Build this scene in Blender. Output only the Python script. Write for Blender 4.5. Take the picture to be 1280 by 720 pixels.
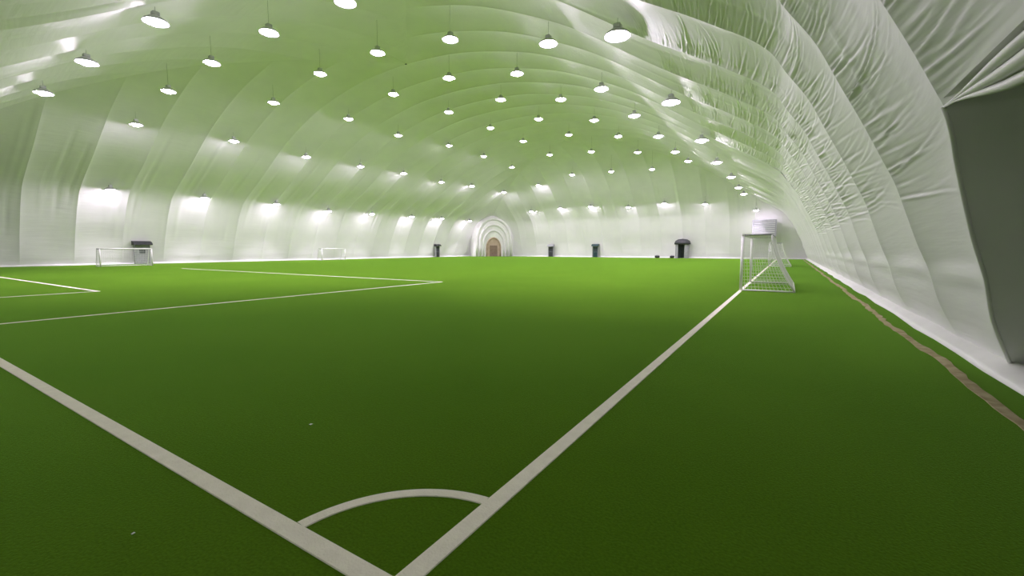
import bpy, bmesh, math, random
import numpy as np
from mathutils import Vector, Matrix

S = bpy.context.scene
for o in list(bpy.data.objects):
    bpy.data.objects.remove(o)

# ------------------------------------------------------------------ camera
CAM_H = 1.6
F_PX = 551.0
pitch = math.radians(5.08)
yaw = math.radians(32.03)                       # the lens looks to the left of the long axis (+Y)
fw = Vector((-math.sin(yaw) * math.cos(pitch), math.cos(yaw) * math.cos(pitch), -math.sin(pitch)))
rt = Vector((math.cos(yaw), math.sin(yaw), 0))
up = rt.cross(fw)
cam = bpy.data.cameras.new('camera')
cam.sensor_width = 36.0
cam.lens = 36.0 * F_PX / 1280.0
cam.clip_start = 0.05
cam.clip_end = 400
cam_o = bpy.data.objects.new('camera', cam)
S.collection.objects.link(cam_o)
m3 = Matrix((rt, up, -fw)).transposed()
cam_o.matrix_world = Matrix.Translation((0, 0, CAM_H)) @ m3.to_4x4()
S.camera = cam_o

# ------------------------------------------------------------------ world, exposure
w = bpy.data.worlds.new('night')
S.world = w
w.use_nodes = True
w.node_tree.nodes['Background'].inputs[0].default_value = (0.02, 0.025, 0.035, 1)
w.node_tree.nodes['Background'].inputs[1].default_value = 0.3
S.view_settings.view_transform = 'Standard'
S.view_settings.look = 'None'
S.view_settings.exposure = 0.06
S.view_settings.gamma = 1.0
S.view_settings.use_curve_mapping = False
S.cycles.diffuse_bounces = 6
S.cycles.max_bounces = 8
S.cycles.use_denoising = True
LAMP_POWER = 160.0                              # radiance of the lamps' glowing bowls
BEAM_POWER = 2450.0                              # watts in the downward beam of each lamp's reflector

random.seed(4)
rng = np.random.RandomState(7)
COL = S.collection


# ------------------------------------------------------------------ helpers
def tag(o, label=None, cat=None, group=None, kind=None):
    if label: o['label'] = label
    if cat: o['category'] = cat
    if group: o['group'] = group
    if kind: o['kind'] = kind
    return o


def empty(name, loc=(0, 0, 0), rz=0.0):
    o = bpy.data.objects.new(name, None)
    o.empty_display_size = 0.2
    o.location = loc
    o.rotation_euler = (0, 0, rz)
    COL.objects.link(o)
    return o


def link(name, me, mat=None, parent=None, smooth=False, loc=None):
    if mat is not None and not me.materials:
        me.materials.append(mat)
    if smooth:
        me.polygons.foreach_set('use_smooth', [True] * len(me.polygons))
    o = bpy.data.objects.new(name, me)
    COL.objects.link(o)
    if parent is not None: o.parent = parent
    if loc is not None: o.location = loc
    return o


def mesh(name, verts, faces):
    me = bpy.data.meshes.new(name)
    me.from_pydata([tuple(v) for v in verts], [], faces)
    me.update()
    return me


class MB:
    """collects simple shapes and links them as ONE mesh object"""
    def __init__(self): self.v = []; self.f = []

    def add(self, v, f):
        n = len(self.v)
        self.v += [tuple(p) for p in v]
        self.f += [tuple(i + n for i in q) for q in f]
        return self

    def box(self, x0, x1, y0, y1, z0, z1, b=0.0):
        bm = bmesh.new()
        bmesh.ops.create_cube(bm, size=1.0)
        for q in bm.verts:
            q.co = Vector(((x0 + x1) / 2 + q.co.x * (x1 - x0), (y0 + y1) / 2 + q.co.y * (y1 - y0), (z0 + z1) / 2 + q.co.z * (z1 - z0)))
        if b > 0:
            bmesh.ops.bevel(bm, geom=list(bm.edges), offset=b, segments=2, affect='EDGES')
        self.add([q.co[:] for q in bm.verts], [[q.index for q in f.verts] for f in bm.faces]) if not bm.verts.index_update() else None
        bm.free()
        return self

    def tube(self, pts, r, n=8, cap=True):
        pts = [Vector(p) for p in pts]
        rr = r if isinstance(r, (list, tuple)) else [r] * len(pts)
        v, f = [], []
        t0 = (pts[1] - pts[0]).normalized()
        a = t0.orthogonal().normalized()
        for i, p in enumerate(pts):
            t = (pts[min(i + 1, len(pts) - 1)] - pts[max(i - 1, 0)]).normalized()
            a = (a - t * a.dot(t)).normalized()
            b = t.cross(a)
            for k in range(n):
                an = 2 * math.pi * k / n
                v.append(p + (a * math.cos(an) + b * math.sin(an)) * rr[i])
        for i in range(len(pts) - 1):
            for k in range(n):
                f.append((i * n + k, i * n + (k + 1) % n, (i + 1) * n + (k + 1) % n, (i + 1) * n + k))
        if cap:
            f.append(tuple(range(n - 1, -1, -1)))
            f.append(tuple((len(pts) - 1) * n + k for k in range(n)))
        return self.add(v, f)

    def lathe(self, prof, n=16, cx=0, cy=0):
        v, f = [], []
        for (r, z) in prof:
            for k in range(n):
                an = 2 * math.pi * k / n
                v.append((cx + r * math.cos(an), cy + r * math.sin(an), z))
        for i in range(len(prof) - 1):
            for k in range(n):
                f.append((i * n + k, i * n + (k + 1) % n, (i + 1) * n + (k + 1) % n, (i + 1) * n + k))
        return self.add(v, f)

    def mesh(self, name): return mesh(name, self.v, self.f)

    def build(self, name, mat, parent=None, smooth=False, loc=None):
        return link(name, self.mesh(name), mat, parent, smooth, loc)


# ------------------------------------------------------------------ materials
def new_mat(name, col=(0.5, 0.5, 0.5), rough=0.6, spec=0.5, metal=0.0):
    m = bpy.data.materials.new(name)
    m.use_nodes = True
    b = m.node_tree.nodes['Principled BSDF']
    b.inputs['Base Color'].default_value = (*col, 1)
    b.inputs['Roughness'].default_value = rough
    b.inputs['Specular IOR Level'].default_value = spec
    b.inputs['Metallic'].default_value = metal
    return m


def nd(m, t, **kw):
    n = m.node_tree.nodes.new(t)
    for k, v in kw.items(): setattr(n, k, v)
    return n


def ln(m, a, b): m.node_tree.links.new(a, b)


def noisy(name, c1, c2, scale, rough=0.6, spec=0.4, metal=0.0, bump=0.0, bscale=None, coord='Object', stretch=(1, 1, 1)):
    m = new_mat(name, c1, rough, spec, metal)
    b = m.node_tree.nodes['Principled BSDF']
    tc = nd(m, 'ShaderNodeTexCoord')
    mp = nd(m, 'ShaderNodeMapping')
    mp.inputs['Scale'].default_value = stretch
    ln(m, tc.outputs[coord], mp.inputs[0])
    nz = nd(m, 'ShaderNodeTexNoise')
    nz.inputs['Scale'].default_value = scale
    nz.inputs['Detail'].default_value = 5
    ln(m, mp.outputs[0], nz.inputs['Vector'])
    cr = nd(m, 'ShaderNodeValToRGB')
    cr.color_ramp.elements[0].position = 0.3
    cr.color_ramp.elements[1].position = 0.7
    cr.color_ramp.elements[0].color = (*c1, 1)
    cr.color_ramp.elements[1].color = (*c2, 1)
    ln(m, nz.outputs['Fac'], cr.inputs[0])
    ln(m, cr.outputs[0], b.inputs['Base Color'])
    if bump:
        n2 = nd(m, 'ShaderNodeTexNoise')
        n2.inputs['Scale'].default_value = bscale or scale * 4
        ln(m, mp.outputs[0], n2.inputs['Vector'])
        bp = nd(m, 'ShaderNodeBump')
        bp.inputs['Strength'].default_value = bump
        bp.inputs['Distance'].default_value = 0.02
        ln(m, n2.outputs['Fac'], bp.inputs['Height'])
        ln(m, bp.outputs[0], b.inputs['Normal'])
    return m


# turf: short artificial grass, two scales of tone, grain as fine relief, a soft sheen off the blade tips
M_turf = noisy('turf', (0.063, 0.138, 0.007), (0.079, 0.158, 0.010), 0.35, rough=0.85, spec=0.0)
_b = M_turf.node_tree.nodes['Principled BSDF']
_cr = [n for n in M_turf.node_tree.nodes if n.type == 'VALTORGB'][0]
_tc = [n for n in M_turf.node_tree.nodes if n.type == 'TEX_COORD'][0]
_f = nd(M_turf, 'ShaderNodeTexNoise'); _f.inputs['Scale'].default_value = 60; _f.inputs['Detail'].default_value = 4
ln(M_turf, _tc.outputs['Object'], _f.inputs['Vector'])
_mr = nd(M_turf, 'ShaderNodeMapRange')
_mr.inputs['From Min'].default_value = 0.3; _mr.inputs['From Max'].default_value = 0.7
_mr.inputs['To Min'].default_value = 0.82; _mr.inputs['To Max'].default_value = 1.15
ln(M_turf, _f.outputs['Fac'], _mr.inputs['Value'])
_mx = nd(M_turf, 'ShaderNodeMix', data_type='RGBA', blend_type='MULTIPLY')
_mx.inputs[0].default_value = 1.0
ln(M_turf, _cr.outputs[0], _mx.inputs[6]); ln(M_turf, _mr.outputs[0], _mx.inputs[7])
ln(M_turf, _mx.outputs[2], _b.inputs['Base Color'])
_bp = nd(M_turf, 'ShaderNodeBump'); _bp.inputs['Strength'].default_value = 0.35; _bp.inputs['Distance'].default_value = 0.02
ln(M_turf, _f.outputs['Fac'], _bp.inputs['Height']); ln(M_turf, _bp.outputs[0], _b.inputs['Normal'])
_b.inputs['Sheen Weight'].default_value = 0.5
_b.inputs['Sheen Roughness'].default_value = 0.3
_b.inputs['Sheen Tint'].default_value = (0.45, 0.95, 0.18, 1)

M_line = noisy('line_white', (0.84, 0.79, 0.69), (0.92, 0.87, 0.77), 9.0, rough=0.85, spec=0.15, bump=0.3, bscale=70)
M_sand = noisy('sand_strip', (0.30, 0.25, 0.13), (0.50, 0.43, 0.27), 6.0, rough=0.95, spec=0.1, bump=0.5, bscale=40)


def membrane_material():
    m = new_mat('membrane', (0.80, 0.79, 0.80), 0.55, 0.35)
    b = m.node_tree.nodes['Principled BSDF']
    uv = nd(m, 'ShaderNodeUVMap')
    mp = nd(m, 'ShaderNodeMapping')
    mp.inputs['Scale'].default_value = (3.2, 0.35, 1.0)     # creases run across a panel, packed tight along it
    ln(m, uv.outputs[0], mp.inputs[0])
    nz = nd(m, 'ShaderNodeTexNoise'); nz.inputs['Scale'].default_value = 1.0; nz.inputs['Detail'].default_value = 3
    ln(m, mp.outputs[0], nz.inputs['Vector'])
    bp = nd(m, 'ShaderNodeBump'); bp.inputs['Strength'].default_value = 0.35; bp.inputs['Distance'].default_value = 0.06
    ln(m, nz.outputs['Fac'], bp.inputs['Height']); ln(m, bp.outputs[0], b.inputs['Normal'])
    n2 = nd(m, 'ShaderNodeTexNoise'); n2.inputs['Scale'].default_value = 0.5
    ln(m, uv.outputs[0], n2.inputs['Vector'])
    cr = nd(m, 'ShaderNodeValToRGB')
    cr.color_ramp.elements[0].position = 0.3; cr.color_ramp.elements[0].color = (0.86, 0.855, 0.87, 1)
    cr.color_ramp.elements[1].position = 0.7; cr.color_ramp.elements[1].color = (0.90, 0.89, 0.905, 1)
    ln(m, n2.outputs['Fac'], cr.inputs[0]); ln(m, cr.outputs[0], b.inputs['Base Color'])
    return m


M_mem = membrane_material()
M_white = noisy('white_paint', (0.78, 0.78, 0.77), (0.86, 0.86, 0.85), 3.0, rough=0.35, spec=0.5)
M_net = noisy('net_cord', (0.78, 0.79, 0.78), (0.86, 0.86, 0.86), 8.0, rough=0.7, spec=0.2)
M_skirt = noisy('skirt_vinyl', (0.80, 0.80, 0.79), (0.87, 0.87, 0.86), 1.5, rough=0.45, spec=0.4, bump=0.3, bscale=6)
M_grey = noisy('grey_metal', (0.26, 0.27, 0.28), (0.33, 0.34, 0.35), 4.0, rough=0.5, spec=0.5)
M_dark = noisy('dark_rubber', (0.022, 0.025, 0.028), (0.04, 0.043, 0.045), 5.0, rough=0.6, spec=0.4)
M_darkgreen = noisy('dark_green_paint', (0.012, 0.04, 0.045), (0.02, 0.055, 0.06), 4.0, rough=0.5, spec=0.4)
M_vest = noisy('vestibule_fabric', (0.76, 0.76, 0.75), (0.82, 0.82, 0.81), 1.2, rough=0.6, spec=0.3, bump=0.2, bscale=5)
M_tan = noisy('tan_panel', (0.42, 0.32, 0.22), (0.52, 0.42, 0.31), 1.5, rough=0.7, spec=0.3)
M_brown = noisy('brown_panel', (0.20, 0.14, 0.10), (0.27, 0.20, 0.15), 2.0, rough=0.7, spec=0.3)
M_glass = noisy('door_glass', (0.05, 0.06, 0.07), (0.07, 0.08, 0.09), 2.0, rough=0.12, spec=0.6)
M_house = noisy('lamp_housing', (0.45, 0.46, 0.47), (0.55, 0.56, 0.57), 6.0, rough=0.4, spec=0.5, metal=0.3)
M_lamp = bpy.data.materials.new('lamp_glow')
M_lamp.use_nodes = True
_nt = M_lamp.node_tree
_nt.nodes.remove(_nt.nodes['Principled BSDF'])
_e = _nt.nodes.new('ShaderNodeEmission')
_e.inputs[0].default_value = (1.0, 0.84, 1.06, 1)
_e.inputs[1].default_value = LAMP_POWER
_nt.links.new(_e.outputs[0], _nt.nodes['Material Output'].inputs[0])

# ------------------------------------------------------------------ the dome's shape
XR, XL = 2.55, -58.95                           # feet of the long walls
YN, YF = -2.5, 81.2                             # feet of the end walls
XC = (XR + XL) / 2
W = (XR - XL) / 2
BAY = 3.6
KE = 1.4                                        # the far end wall stands steeper than the other three
_tab = [(0, 0), (.35, .73), (.50, 1.24), (.67, 1.67), (.85, 2.2), (1.02, 2.7), (1.27, 3.25), (1.55, 3.85), (1.9, 4.55),
        (2.3, 5.36), (2.8, 6.1), (3.22, 6.74), (4.6, 7.75), (7.2, 9.3), (13.5, 13.2), (20, 15.75), (27, 17.0), (30.75, 17.15), (34, 17.15)]
_tx = np.array([a for a, b in _tab]); _tz = np.array([b for a, b in _tab])


def _pchip():
    h = np.diff(_tx); dl = np.diff(_tz) / h
    mm = np.zeros(len(_tx))
    for i in range(1, len(_tx) - 1):
        if dl[i - 1] * dl[i] > 0:
            w1 = 2 * h[i] + h[i - 1]; w2 = h[i] + 2 * h[i - 1]
            mm[i] = (w1 + w2) / (w1 / dl[i - 1] + w2 / dl[i])
    mm[0] = dl[0]
    return h, mm


_h, _m = _pchip()


def P(d):
    """height of the membrane at distance d in from the foot of a wall"""
    d = np.clip(np.asarray(d, float), 0, 33.9)
    i = np.clip(np.searchsorted(_tx, d, side='right') - 1, 0, len(_tx) - 2)
    t = (d - _tx[i]) / _h[i]
    return ((2 * t**3 - 3 * t**2 + 1) * _tz[i] + (t**3 - 2 * t**2 + t) * _h[i] * _m[i]
            + (-2 * t**3 + 3 * t**2) * _tz[i + 1] + (t**3 - t**2) * _h[i] * _m[i + 1])


_dd = np.linspace(0, W, 4000)
_zz = P(_dd)
_ss = np.concatenate([[0], np.cumsum(np.hypot(np.diff(_dd), np.diff(_zz)))])
S_MAX = _ss[-1]


def d_of_s(s): return np.interp(s, _ss, _dd)


def s_of_d(d): return np.interp(d, _dd, _ss)


def surf(x, y):
    return float(P(min(XR - x, x - XL, y - YN, KE * (YF - y))))


def smooth01(x):
    x = np.clip(x, 0, 1)
    return x * x * (3 - 2 * x)


def panel(name, side, a0, a1, parent, fine=False, d_start=0.0, a0_of_z=None):
    """one bay of the membrane between two welded seams, running from the foot of a wall up to the ridge or the mitre"""
    nv = 41 if fine else 29
    if fine:
        sv = np.concatenate([np.arange(0, 13.0, 0.026), np.linspace(13.0, S_MAX, 42)])
    else:
        sv = np.concatenate([np.linspace(0, 3.0, 9)[:-1], np.linspace(3.0, S_MAX, 38)])
    s0 = float(s_of_d(d_start))
    if s0 > 0: sv = np.concatenate([[s0], sv[sv > s0 + 0.01]])
    v = np.linspace(0, 1, nv)
    s, vv = np.meshgrid(sv, v, indexing='ij')
    d = d_of_s(s)
    lo, hi = (YN, YF) if side in ('right', 'left') else (XL, XR)
    near = np.full_like(d, a0)
    if a0_of_z is not None:
        near = a0_of_z(P(d))
    a = near + (a1 - near) * vv
    dmax = np.minimum(np.minimum(a - lo, (hi - a) * (KE if side in ('right', 'left') else 1.0)), W)
    mit = dmax < W - 1e-6
    dc = np.minimum(d, dmax)
    z = P(dc)
    slope = (P(dc + 0.01) - P(np.maximum(dc - 0.01, 0))) / (0.01 + np.minimum(dc, 0.01) + 1e-9)
    nl = np.hypot(slope, 1)
    nd_, nz_ = -slope / nl, 1 / nl                 # outward normal in the (d, z) plane
    # the membrane pillows out between the seams
    width = a1 - a0
    pil = np.abs(np.sin(math.pi * vv)) ** 0.75
    amp = (0.16 + 0.10 * np.exp(-((s - 7) / 6.0) ** 2)) * min(1.0, width / BAY)
    amp = amp * (0.25 + 0.75 * smooth01(s / 2.0))
    off = amp * pil
    # pocket of the lower hem panel (a level weld about 1.2 m up, pulled in between the seams)
    off -= 0.055 * pil * np.exp(-((z - 1.18) / 0.16) ** 2)
    # loose pleats hanging down from the crown along the panel
    for k in range(6):
        c = rng.uniform(0.08, 0.92); wd = rng.uniform(0.025, 0.06); am = rng.uniform(-0.075, 0.075) * (0.4 if fine else 1.0)
        s1 = rng.uniform(2, 9); s2 = s1 + rng.uniform(5, 14)
        off += am * np.exp(-((vv - c - 0.004 * (s - s1)) / wd) ** 2) * smooth01((s - s1) / 2) * smooth01((s2 - s) / 4)
    # gathers: short creases running out from the far seam across the panel
    t = (1 - vv) * width
    nw = 230 if fine else 14
    for k in range(nw):
        sw = rng.uniform(2.6, 13.5) if fine else rng.uniform(3, 20)
        sg = rng.uniform(0.020, 0.045) if fine else rng.uniform(0.2, 0.4)
        am = (rng.uniform(0.006, 0.015) if rng.rand() < 0.85 else rng.uniform(0.022, 0.04)) if fine else rng.uniform(-0.02, 0.03)
        L = rng.uniform(0.5, 1.3) if rng.rand() < 0.75 else rng.uniform(1.3, 2.6)
        q = (s - sw - rng.uniform(-0.16, 0.16) * t) / sg
        q = q + 0.5 * np.sin(t * rng.uniform(1, 3) + rng.uniform(0, 6))
        off += am * (q * np.exp(-q * q)) * 2.0 * np.exp(-(t / L) ** 2) * smooth01(t / 0.12)
    off = off * np.where(mit, smooth01((dmax - d) / 2.0), 1.0)
    off = off * smooth01(s / 0.5) if s0 == 0 else off
    dq = dc + nd_ * off
    zq = z + nz_ * off
    if side == 'right': X, Y = XR - dq, a
    elif side == 'left': X, Y = XL + dq, a
    elif side == 'back': X, Y = a, YF - dq / KE
    else: X, Y = a, YN + dq
    n0, n1 = s.shape
    co = np.stack([X, Y, zq], -1).reshape(-1, 3)
    idx = np.arange(n0 * n1).reshape(n0, n1)
    quads = np.stack([idx[:-1, :-1], idx[:-1, 1:], idx[1:, 1:], idx[1:, :-1]], -1).reshape(-1, 4)
    dead = (d >= dmax + 1e-6)
    keep = ~(dead[:-1, :-1] & dead[:-1, 1:]).reshape(-1)
    quads = quads[keep]
    if side in ('left', 'front'): pass
    me = bpy.data.meshes.new(name)
    me.vertices.add(len(co)); me.vertices.foreach_set('co', co.reshape(-1))
    me.loops.add(len(quads) * 4); me.loops.foreach_set('vertex_index', quads.reshape(-1))
    me.polygons.add(len(quads))
    me.polygons.foreach_set('loop_start', np.arange(len(quads)) * 4)
    me.update(calc_edges=True)
    uvl = me.uv_layers.new(name='UVMap')
    uvc = np.stack([s + a0 * 7.3, a], -1).reshape(-1, 2)[quads.reshape(-1)]
    uvl.data.foreach_set('uv', uvc.reshape(-1))
    me.validate()
    return link(name, me, M_mem, parent, True)


# ------------------------------------------------------------------ the setting: turf, membrane walls, skirts
fl = MB()
nx, ny = 31, 44
gx = np.linspace(XL - 0.3, 6.2, nx); gy = np.linspace(YN - 0.3, YF + 0.3, ny)
fl.add([(x, y, 0) for y in gy for x in gx], [(j * nx + i, j * nx + i + 1, (j + 1) * nx + i + 1, (j + 1) * nx + i) for j in range(ny - 1) for i in range(nx - 1)])
floor = fl.build('floor', M_turf)
tag(floor, 'wide green artificial turf pitch with white lines', 'turf', kind='structure')

EDGE_Z = [0, .43, 1.42, 2.16, 2.6, 2.97, 3.12, 40]
EDGE_Y = [8.15, 7.9, 7.5, 7.2, 7.0, 6.66, 6.6, 6.6]


def edge_y(z): return np.interp(z, EDGE_Z, EDGE_Y)


seams_y = [YN, -0.6] + [3.0 + BAY * k for k in range(22)] + [YF]
wr = empty('wall_right', (XR, 40, 0)); tag(wr, 'near white wrinkled dome membrane wall on the right side', 'wall', kind='structure')
wl = empty('wall_left', (XL, 40, 0)); tag(wl, 'far white dome membrane wall along the left side', 'wall', kind='structure')
wb = empty('wall_back', (XC, YF, 0)); tag(wb, 'white membrane end wall at the far end of the pitch', 'wall', kind='structure')
wf = empty('wall_front', (XC, YN, 0)); tag(wf, 'grey sloping membrane end wall at upper left above the corner', 'wall', kind='structure')
for e in (wr, wl, wb, wf):
    e.location = (0, 0, 0)
D_HEAD = float(np.interp(3.12, _zz, _dd))       # where the vestibule opening ends
for a0, a1 in zip(seams_y[:-1], seams_y[1:]):
    if a1 - a0 < 0.05: continue
    if abs(a0 - 3.0) < .01:
        panel('membrane_panel', 'right', a0, a1, wr, True, d_start=D_HEAD)
    elif abs(a0 - 6.6) < .01:
        panel('membrane_panel', 'right', a0, a1, wr, True, a0_of_z=edge_y)
    else:
        panel('membrane_panel', 'right', a0, a1, wr, 6 < a0 < 34)
    panel('membrane_panel', 'left', a0, a1, wl)
NE = 17
for k in range(NE):
    a0 = XL + (XR - XL) * k / NE; a1 = XL + (XR - XL) * (k + 1) / NE
    panel('membrane_panel', 'back', a0, a1, wb)
    panel('membrane_panel', 'front', a0, a1, wf)


def skirt(name, p0, p1, inward, label):
    """rolled vinyl hem lying along the foot of a wall"""
    p0, p1, n = Vector(p0), Vector(p1), Vector(inward)
    prof = [(-0.10, 0.0), (-0.08, 0.13), (0.03, 0.15), (0.13, 0.12), (0.22, 0.06), (0.30, 0.012), (0.30, 0.0)]
    m = MB()
    N = max(2, int((p1 - p0).length / 1.2))
    v, f = [], []
    for i in range(N + 1):
        c = p0.lerp(p1, i / N)
        k = 1 + 0.10 * math.sin(i * 1.7) + random.uniform(-.06, .06)
        for (a, z) in prof: v.append(c + n * (a * k) + Vector((0, 0, z * k)))
    L = len(prof)
    for i in range(N):
        for j in range(L - 1): f.append((i * L + j, i * L + j + 1, (i + 1) * L + j + 1, (i + 1) * L + j))
    m.add(v, f)
    o = m.build(name, M_skirt, None, True)
    return tag(o, label, 'hem', kind='structure')


skirt('baseboard_right', (XR, 2.0, 0), (XR, YF, 0), (-1, 0, 0), 'white rolled hem along the foot of the right wall')
skirt('baseboard_left', (XL, YN, 0), (XL, YF, 0), (1, 0, 0), 'white rolled hem along the foot of the left wall')
skirt('baseboard_back', (XL, YF, 0), (XR, YF, 0), (0, -1, 0), 'white rolled hem along the foot of the far end wall')
skirt('baseboard_front', (XL, YN, 0), (XR, YN, 0), (0, 1, 0), 'white rolled hem along the foot of the near end wall')

# ------------------------------------------------------------------ vestibule opening in the near bay of the right wall
vs = empty('door_1'); tag(vs, 'dark grey fabric doorway opening at the right edge of the near wall', 'doorway', kind='structure')
zs = np.linspace(0, 3.12, 26)
edge0 = [Vector((XR - float(np.interp(z, _zz, _dd)), float(edge_y(z)), float(z))) for z in zs]
edge = edge0 + [Vector((edge0[-1].x, edge0[-1].y, 3.34))]
v, f = [], []
NS = 12
for i, e in enumerate(edge):
    for j in range(NS + 1):
        t = j / NS
        crease = 0.05 * math.exp(-((t - 0.16 - 0.02 * (3.1 - e.z)) / 0.035) ** 2) * (1 if e.z < 2.4 else 0.2)
        v.append((e.x + 3.0 * t, e.y - 0.45 * t + 0.10 * math.sin(math.pi * t) - crease, e.z))
for i in range(len(edge) - 1):
    for j in range(NS): f.append((i * (NS + 1) + j, i * (NS + 1) + j + 1, (i + 1) * (NS + 1) + j + 1, (i + 1) * (NS + 1) + j))
MB().add(v, f).build('side_curtain', M_vest, vs, True)
MB().box(5.3, 5.36, 1.2, 8.2, 0, 3.3).build('inner_wall', M_vest, vs)
MB().box(1.9, 5.36, 1.2, 1.26, 0, 3.3).build('side_wall', M_vest, vs)
MB().box(1.75, 5.36, 1.2, 6.7, 3.3, 3.36).build('vestibule_roof', M_vest, vs)
hem = MB().tube([(e.x - 0.01, e.y, e.z) for e in edge0], 0.022, 8).build('edge_hem', M_skirt, vs, True)
# header: cloth gathered to the node at the top corner of the opening, in three folded rolls
node = Vector((XR - D_HEAD, 6.6, 3.12))
for k, (dz, dx, r) in enumerate([(0.05, 0.0, .05), (-0.05, 0.05, .06), (-0.17, 0.10, .05)]):
    pts, rr = [], []
    for i in range(13):
        t = i / 12
        y = 6.62 - 3.8 * t
        spread = smooth01(np.array(t * 2.2)).item()
        pts.append((node.x + dx * spread + 0.10 * t, y, node.z + dz * spread - 0.04 * math.sin(math.pi * t)))
        rr.append(0.012 + (r - 0.012) * spread)
    MB().tube(pts, rr, 10).build('header_fold', M_skirt, vs, True)
v = []
for i in range(13):
    t = i / 12
    v += [(XR - D_HEAD - 0.02, 6.6 - 3.6 * t, 3.2), (XR - D_HEAD + 0.6, 6.6 - 3.6 * t, 3.2)]
MB().add(v, [(2 * i, 2 * i + 1, 2 * i + 3, 2 * i + 2) for i in range(12)]).build('header_lining', M_skirt, vs, True)


# ------------------------------------------------------------------ pitch markings (parts of the turf)
def ribbon(name, pts, width, mat, z=0.006, wob=0.0):
    pts = [Vector((p[0], p[1], 0)) for p in pts]
    v, f = [], []
    for i, p in enumerate(pts):
        t = (pts[min(i + 1, len(pts) - 1)] - pts[max(i - 1, 0)]).normalized()
        n = Vector((-t.y, t.x, 0))
        a = width / 2 * (1 + random.uniform(-wob, wob)); b = width / 2 * (1 + random.uniform(-wob, wob))
        v += [p + n * a, p + n * (a - .004) + Vector((0, 0, z)), p - n * (b - .004) + Vector((0, 0, z)), p - n * b]
    for i in range(len(pts) - 1):
        for j in range(3): f.append((i * 4 + j, i * 4 + j + 1, i * 4 + 5 + j, i * 4 + 4 + j))
    return MB().add(v, f).build(name, mat, floor)


CXN, CYN = -1.50, 1.35
ribbon('goal_line', [(CXN, CYN - 0.06), (CXN, 79.5)], 0.125, M_line)
ribbon('touch_line', [(CXN + 0.0625, CYN), (-56.5, CYN)], 0.12, M_line, 0.0062)
ribbon('corner_arc', [(CXN - 0.83 * math.cos(a), CYN + 0.83 * math.sin(a)) for a in np.linspace(0.07, math.pi / 2 - 0.07, 40)], 0.085, M_line, 0.0058)
ribbon('box_line', [(-14.2, CYN), (-14.2, 16.3)], 0.11, M_line, 0.0058)
ribbon('box_line', [(-14.2, 16.25), (-42, 16.25)], 0.11, M_line, 0.0055)
ribbon('box_line', [(-22.0, CYN), (-22.0, 5.8)], 0.10, M_line, 0.0055)
ribbon('box_line', [(-22.0, 5.75), (-46, 5.75)], 0.14, M_line, 0.0058)
pts = []
for i in range(320):
    y = 3.5 + i * 0.25
    pts.append((1.90 + 0.03 * math.sin(y * 0.9) + 0.02 * math.sin(y * 2.3 + 1) + random.uniform(-.015, .015), y))
ribbon('sand_seam', pts, 0.13, M_sand, 0.005, 0.45)

# ------------------------------------------------------------------ lamps
ROWS = [
    (-54.4, [(15.7, 8.0), (23.6, 7.5), (31.6, 7.3), (39.0, 6.9), (46.5, 7.0), (55.0, 7.1), (62.6, 7.6), (71.0, 8.1)]),
    (-46.2, [(15.3, 11.9), (22.9, 12.1), (30.5, 11.9), (37.9, 12.0), (45.3, 12.2), (53.2, 12.0), (61.0, 12.4), (71.0, 12.6)]),
    (-38.8, [(8.4, 11.1), (14.9, 13.1), (22.7, 14.4), (30.5, 14.9), (37.3, 14.7), (46.3, 15.3), (54.2, 15.4), (62.0, 14.9), (71.0, 13.8)]),
    (-31.0, [(8.4, 11.4), (14.3, 13.2), (21.9, 15.0), (29.3, 15.6), (37.0, 16.0), (44.7, 16.1), (52.4, 16.1), (60.2, 15.7), (68.3, 13.9)]),
    (-23.7, [(8.8, 12.2), (13.8, 13.0), (21.1, 14.6), (28.4, 15.3), (35.9, 15.7), (43.3, 15.7), (51.1, 15.7), (58.5, 15.0), (66.6, 13.5)]),
    (-17.4, [(13.7, 12.7), (21.0, 13.9), (28.5, 14.4), (35.8, 14.6), (43.6, 14.7), (51.1, 14.7), (58.9, 14.3), (66.2, 13.2)]),
    (-11.1, [(21.3, 12.3), (29.0, 12.3), (36.4, 12.4), (44.2, 12.4), (51.6, 12.3), (58.9, 12.5)]),
    (-5.7, [(16.4, 10.3), (25.1, 9.7), (34.9, 9.5), (42.9, 9.2), (54.1, 9.7), (62.5, 9.3), (70.0, 9.3)]),
]
END_Y = 75.5
END = [(-42.8, 8.9), (-36.6, 9.2), (-30.6, 9.2), (-23.7, 8.8), (-17.7, 9.1), (-11.5, 8.7), (-4.4, 7.4)]

me_bowl = MB().lathe([(0.30, 0.02), (0.315, -0.05), (0.30, -0.13), (0.20, -0.20), (0.02, -0.225)], 14).mesh('lamp_bowl')
me_bowl.materials.append(M_lamp)
me_shade = MB().lathe([(0.02, 0.20), (0.12, 0.19), (0.24, 0.13), (0.42, 0.0), (0.485, -0.108), (0.47, -0.108), (0.405, 0.0), (0.22, 0.11), (0.02, 0.15)], 18).mesh('reflector')
me_shade.materials.append(M_house)
me_house = MB().box(-0.13, 0.13, -0.13, 0.13, 0.18, 0.34, 0.02).mesh('ballast_box')
me_house.materials.append(M_house)
me_hook = MB().tube([(0, 0, 0.33), (0, 0, 0.36), (0.03, 0, 0.39), (0, 0, 0.42), (-0.03, 0, 0.39), (0, 0, 0.36)], 0.008, 6).mesh('hook')
me_hook.materials.append(M_house)
for me_ in (me_bowl, me_shade): me_.polygons.foreach_set('use_smooth', [True] * len(me_.polygons))
me_cable = MB().tube([(0, 0, 0), (0, 0, 1)], 0.008, 6).mesh('cable')
me_cable.materials.append(M_grey)
ORD = ['first', 'second', 'third', 'fourth', 'fifth', 'sixth', 'seventh', 'eighth', 'ninth', 'tenth']
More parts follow.
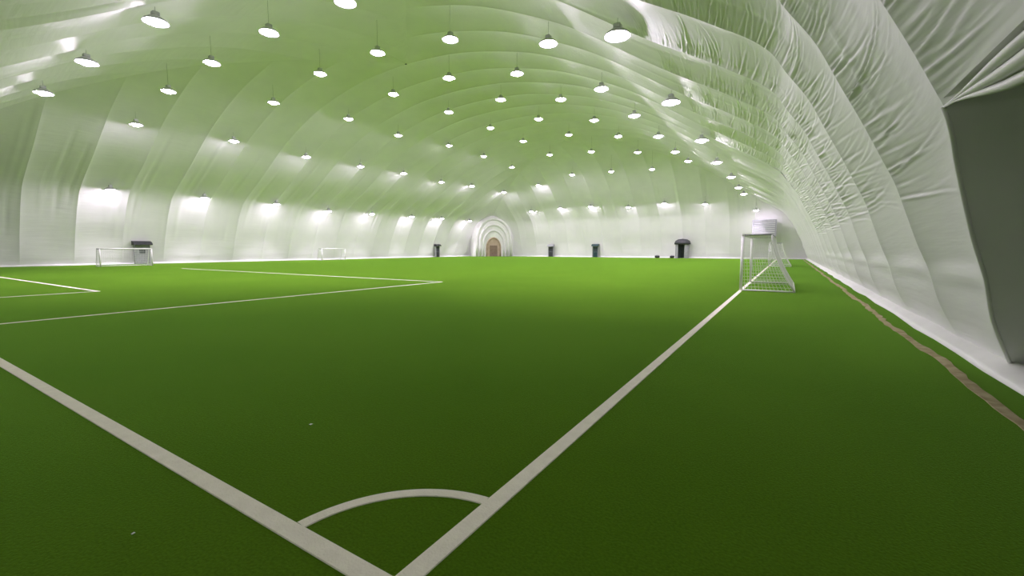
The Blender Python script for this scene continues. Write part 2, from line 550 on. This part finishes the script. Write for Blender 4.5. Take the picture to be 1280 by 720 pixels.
ROWN = ['lowest lamp row along the left wall', 'second lamp row up from the left wall', 'third lamp row up from the left wall',
        'fourth lamp row counted from the left wall', 'fifth lamp row counted from the left wall', 'third lamp row counted from the right wall',
        'second lamp row up from the right wall', 'lamp row nearest the right wall']


beam = bpy.data.lights.new('lamp_beam', 'SPOT')
beam.energy = BEAM_POWER
beam.color = (1.0, 0.84, 1.06)
beam.spot_size = math.radians(88)
beam.spot_blend = 0.5
beam.shadow_soft_size = 0.2


def lamp(x, y, z, label):
    h = surf(x, y) + 0.05
    z = min(z, h - 0.55)
    o = empty('ceiling_lamp', (x, y, z))
    tag(o, label, 'lamp', 'lamps hanging from the dome')
    for nm, me in (('lamp_bowl', me_bowl), ('reflector', me_shade), ('ballast_box', me_house), ('hook', me_hook)):
        link(nm, me, None, o)
    b = bpy.data.objects.new('beam', beam)
    COL.objects.link(b)
    b.parent = o
    b.location = (0, 0, -0.26)
    c = link('cable', me_cable, None, o, loc=(0, 0, 0.41))
    c.scale = (1, 1, h - z - 0.41)
    return o


for (x, L), rn in zip(ROWS, ROWN):
    for k, (y, z) in enumerate(L):
        lamp(x, y, z, 'white lamp, %s from the camera in the %s' % (ORD[k], rn))
for k, (x, z) in enumerate(END):
    lamp(x, END_Y, z, 'glowing white lamp by the far end wall, %s from the left' % ORD[k])


# ------------------------------------------------------------------ goals
def net_strands(m, corners, nu, nv_, r):
    """cords of a net stretched over a four-cornered patch"""
    a, b, c, d = [Vector(p) for p in corners]

    def pt(u, v_): return a.lerp(b, u).lerp(d.lerp(c, u), v_)
    for i in range(nu + 1):
        u = i / nu
        m.tube([pt(u, 0), pt(u, .5), pt(u, 1)], r, 3, False)
    for j in range(nv_ + 1):
        v_ = j / nv_
        m.tube([pt(0, v_), pt(.5, v_), pt(1, v_)], r, 3, False)


def goal(loc, rz, width, height, top_d, base_d, label, cell=0.12, pr=0.055, rear_dark=False):
    """mouth faces local -X, width along +Y"""
    g = empty('soccer_goal', loc, rz)
    tag(g, label, 'goal', 'goals on the pitch')
    for y in (0, width):
        MB().tube([(0, y, 0), (0, y, height)], pr, 12).build('post', M_white, g, True)
    MB().tube([(0, -pr, height), (0, width + pr, height)], pr, 12).build('crossbar', M_white, g, True)
    rb = 0.03
    for y in (0, width):
        MB().tube([(0, y, height), (top_d, y, height)], rb, 8).build('top_stay', M_grey, g, True)
        pts = []
        for i in range(9):
            t = i / 8
            pts.append((top_d + (base_d - top_d) * (t ** 1.6), y, height * (1 - t) + 0.03 * t))
        MB().tube(pts, rb, 8).build('back_stay', M_white, g, True)
        MB().tube([(0, y, 0.03), (base_d, y, 0.03)], rb, 8).build('ground_bar', M_white, g, True)
    MB().tube([(base_d, 0, 0.03), (base_d, width, 0.03)], rb, 8).build('ground_bar', M_white, g, True)
    MB().tube([(top_d, 0, height), (top_d, width, height)], rb, 8).build('rear_top_bar', M_grey, g, True)
    m = MB()
    r = 0.006
    net_strands(m, [(0, 0, height), (0, width, height), (top_d, width, height), (top_d, 0, height)], int(width / cell), int(top_d / cell), r)
    prof = [(top_d + (base_d - top_d) * ((i / 4) ** 1.6), height * (1 - i / 4) + 0.03 * i / 4) for i in range(5)]
    for (x0, z0), (x1, z1) in zip(prof[:-1], prof[1:]):
        net_strands(m, [(x0, 0, z0), (x0, width, z0), (x1, width, z1), (x1, 0, z1)], int(width / cell), int(height / 4 / cell), r)
    for y in (0, width):
        for (x0, z0), (x1, z1) in zip(prof[:-1], prof[1:]):
            net_strands(m, [(0, y, z0), (x0, y, z0), (x1, y, z1), (0, y, z1)], int(base_d / cell), int(height / 4 / cell), r)
    tag(m.build('net', M_net, g), kind='stuff')
    return g


goal((CXN, 19.0, 0), 0, 5.0, 2.13, 0.95, 1.75, 'white framed goal with net, nearest goal on the right goal line')
goal((CXN, 46.6, 0), 0, 5.0, 2.13, 0.95, 1.75, 'white framed goal with net standing behind the nearest goal on the right')
goal((-52.0, 17.7, 0), math.pi, 3.8, 1.6, 0.7, 1.2, 'small white goal with net at far left, in front of the grey exit')
goal((-55.0, 41.9, 0), math.pi, 3.8, 1.6, 0.7, 1.2, 'small white goal with net midway along the left wall')


# ------------------------------------------------------------------ exits along the far walls
def exit_door(name, loc, rz, label, wd=1.1, ht=2.2, leaf=None, hood=True, hood_mat=None, lean=0.0):
    """local +X points into the dome; the frame stands in front of the membrane"""
    g = empty(name, loc, rz)
    tag(g, label, 'door', kind='structure')
    leaf = leaf or M_dark
    fr = 0.10
    for s in (-1, 1):
        MB().box(-0.25, 0.15, s * (wd / 2 + fr / 2) - fr / 2, s * (wd / 2 + fr / 2) + fr / 2, 0, ht + fr, 0.01).build('jamb', M_grey, g)
    MB().box(-0.25, 0.15, -wd / 2, wd / 2, ht, ht + fr, 0.01).build('lintel', M_grey, g)
    lf = MB().box(-0.02, 0.05, -wd / 2 + .01, wd / 2 - .01, 0.02, ht - .01, 0.008).build('door_leaf', leaf, g)
    MB().box(0.05, 0.06, -wd * 0.22, wd * 0.22, ht * 0.58, ht * 0.84, 0.003).build('door_glass', M_glass, lf)
    MB().tube([(0.05, -wd * 0.38, 1.0), (0.12, -wd * 0.36, 1.0), (0.12, wd * 0.36, 1.0), (0.05, wd * 0.38, 1.0)], 0.018, 6).build('push_bar', M_grey, lf, True)
    if hood:
        m = MB()
        v, f = [], []
        for i in range(9):
            a = math.pi / 2 * i / 8
            x, z = -0.25 + 0.75 * math.sin(a), ht + fr + 0.42 * math.cos(a)
            for y in (-wd / 2 - 0.22, wd / 2 + 0.22): v.append((x, y, z))
        n = len(v)
        v += [(-0.25, -wd / 2 - 0.22, ht + fr), (-0.25, wd / 2 + 0.22, ht + fr)]
        for i in range(8): f.append((2 * i, 2 * i + 1, 2 * i + 3, 2 * i + 2))
        f.append(tuple([2 * i for i in range(9)] + [n]))
        f.append(tuple([2 * i + 1 for i in range(9)] + [n + 1])[::-1])
        f.append((16, 17, n + 1, n))
        m.add(v, f).build('hood', hood_mat or M_grey, g)
    return g


exit_door('door_2', (-57.9, 18.9, 0), 0, 'grey exit door with dark hood behind the small far left goal', 1.15, 1.9, M_grey, True, M_dark)
exit_door('door_3', (-57.9, 65.2, 0), 0, 'narrow dark exit door on the left wall near the far corner', 0.9, 2.0, M_dark, True, M_dark)
exit_door('door_4', (-40.8, 80.1, 0), -math.pi / 2, 'dark exit door with hood on the end wall, nearer the tunnel', 0.95, 1.95, M_dark, True, M_grey)
exit_door('door_5', (-31.3, 80.1, 0), -math.pi / 2, 'dark green exit door with hood in the middle of the end wall', 0.95, 2.0, M_darkgreen, True, M_darkgreen)

# revolving door drum on the end wall
g = empty('door_6', (-15.4, 79.4, 0)); tag(g, 'large dark revolving door drum on the end wall left of the goals', 'door', kind='structure')
for s in (0, 1):
    v, f = [], []
    for i in range(11):
        a = math.radians(-62 + 124 * i / 10) + (0 if s else math.pi)
        for r in (1.05, 1.12):
            for z in (0, 2.35): v.append((r * math.cos(a), r * math.sin(a), z))
    for i in range(10):
        b = i * 4
        f += [(b, b + 4, b + 5, b + 1), (b + 2, b + 3, b + 7, b + 6), (b + 1, b + 5, b + 7, b + 3), (b, b + 2, b + 6, b + 4)]
    f += [(0, 1, 3, 2), (40, 42, 43, 41)]
    MB().add(v, f).build('drum_wall', M_grey, g, False)
MB().lathe([(0.02, 3.3), (0.75, 3.2), (1.15, 2.95), (1.30, 2.6), (1.30, 2.35), (0.02, 2.35)], 24).build('canopy', M_dark, g, True)
for k in range(4):
    a = math.radians(45 + 90 * k)
    wv = MB().add([(0.04 * math.cos(a) + q * 0.02 * math.sin(a) + 0.98 * t * math.cos(a), 0.04 * math.sin(a) - q * 0.02 * math.cos(a) + 0.98 * t * math.sin(a), z)
                   for z in (0.05, 2.3) for t in (0, 1) for q in (-1, 1)],
                  [(0, 1, 3, 2), (4, 6, 7, 5), (0, 4, 5, 1), (2, 3, 7, 6), (0, 2, 6, 4), (1, 5, 7, 3)])
    wv.build('wing', M_glass, g)
MB().tube([(0, 0, 0), (0, 0, 2.35)], 0.05, 8).build('centre_post', M_dark, g, True)


def equipment_bag(loc, rz, L, label):
    g = empty('equipment_bag', loc, rz); tag(g, label, 'bag')
    pts = [(-L / 2 + L * i / 10, 0, 0.23) for i in range(11)]
    rr = [0.14 + 0.09 * math.sin(math.pi * (0.12 + 0.76 * i / 10)) for i in range(11)]
    MB().tube(pts, rr, 12).build('body', M_dark, g, True)
    for s in (-1, 1):
        MB().tube([(-0.18, s * 0.10, 0.42), (-0.15, s * 0.06, 0.56), (0.15, s * 0.06, 0.56), (0.18, s * 0.10, 0.42)], 0.014, 6).build('strap', M_grey, g, True)


equipment_bag((-19.6, 79.6, 0), 0.1, 0.8, 'small dark bag lying on the turf left of the revolving door')
equipment_bag((-17.0, 79.2, 0), 0.4, 0.7, 'dark bag leaning against the left foot of the revolving door')

# tunnel door in the far left corner: concentric fabric arches round a tan doorway
ang = math.atan2(-1, 1)
g = empty('door_7', (-52.9, 77.2, 0), ang); tag(g, 'arched tunnel doorway with tan panel in the far corner', 'doorway', kind='structure')


def arch_pts(w_, h_, n=20):
    return [(w_ / 2 * math.cos(math.pi * i / n), h_ * 0.45 + h_ * 0.55 * math.sin(math.pi * i / n)) for i in range(n + 1)]


for (w_, h_, x_, r_, mt) in ((3.0, 3.9, 0.0, .16, M_tan), (4.4, 5.4, 0.25, .22, M_vest), (5.8, 6.6, 0.45, .26, M_skirt), (7.2, 7.8, 0.6, .28, M_skirt)):
    ap = arch_pts(w_, h_)
    pts = [(x_, ap[0][0], 0)] + [(x_, y, z) for y, z in ap] + [(x_, ap[-1][0], 0)]
    MB().tube(pts, r_, 10).build('fabric_arch', mt, g, True)
ap = arch_pts(3.0, 3.9)
MB().add([(-0.06, y, z) for y, z in ap] + [(-0.06, -1.5, 0), (-0.06, 1.5, 0)], [tuple(range(len(ap))) + (len(ap), len(ap) + 1)]).build('tan_panel', M_tan, g)
MB().box(-0.06, 0.06, -0.8, 0.8, 0.02, 2.3, 0.01).build('door_leaf', M_brown, g)
# lining between the arches
v, f = [], []
rings = [(3.0, 3.9, 0.0), (4.4, 5.4, 0.25), (5.8, 6.6, 0.45), (7.2, 7.8, 0.6), (8.6, 8.6, -0.2), (9.2, 9.0, -4.0)]
for (w_, h_, x_) in rings:
    ap = arch_pts(w_, h_)
    v += [(x_, ap[0][0], 0)] + [(x_, y, z) for y, z in ap] + [(x_, ap[-1][0], 0)]
n = 23
for k in range(len(rings) - 1):
    for i in range(n - 1): f.append((k * n + i, k * n + i + 1, (k + 1) * n + i + 1, (k + 1) * n + i))
MB().add(v, f).build('tunnel_lining', M_skirt, g, True)

# air duct outlet high on the end wall, behind the goals
g = empty('air_duct', (-3.3, 77.4, 0)); tag(g, 'grey air duct outlet high on the end wall above the right goals', 'duct')
MB().box(-1.5, 1.5, -0.2, 3.2, 3.6, 5.9, 0.06).build('duct_body', M_vest, g)
fr = MB()
fr.box(-1.6, 1.6, -0.34, -0.2, 5.8, 6.0).box(-1.6, 1.6, -0.34, -0.2, 3.5, 3.7).box(-1.6, -1.4, -0.34, -0.2, 3.7, 5.8).box(1.4, 1.6, -0.34, -0.2, 3.7, 5.8)
fr.build('outlet_frame', M_grey, g)
for k in range(7):
    MB().box(-1.4, 1.4, -0.30, -0.22, 3.80 + k * 0.29, 3.95 + k * 0.29).build('louvre', M_grey, g)

# paper scraps on the turf
for (x, y, s, lab) in ((-3.62, 2.33, .018, 'tiny white paper scrap on the turf beyond the near left line'),
                       (-3.05, 0.86, .012, 'tiny white paper scrap on the turf outside the near left line')):
    m = MB()
    v = [(s * a, s * b, 0.004 + 0.008 * ((i * 7) % 3) / 2) for i, (a, b) in enumerate(((-1, -.6), (.9, -.8), (1.1, .5), (.1, .9), (-.8, .6), (0.05, 0)))]
    m.add(v, [(0, 1, 5), (1, 2, 5), (2, 3, 5), (3, 4, 5), (4, 0, 5)])
    tag(m.build('paper_scrap', M_white, None, False, (x, y, 0)), lab, 'paper')
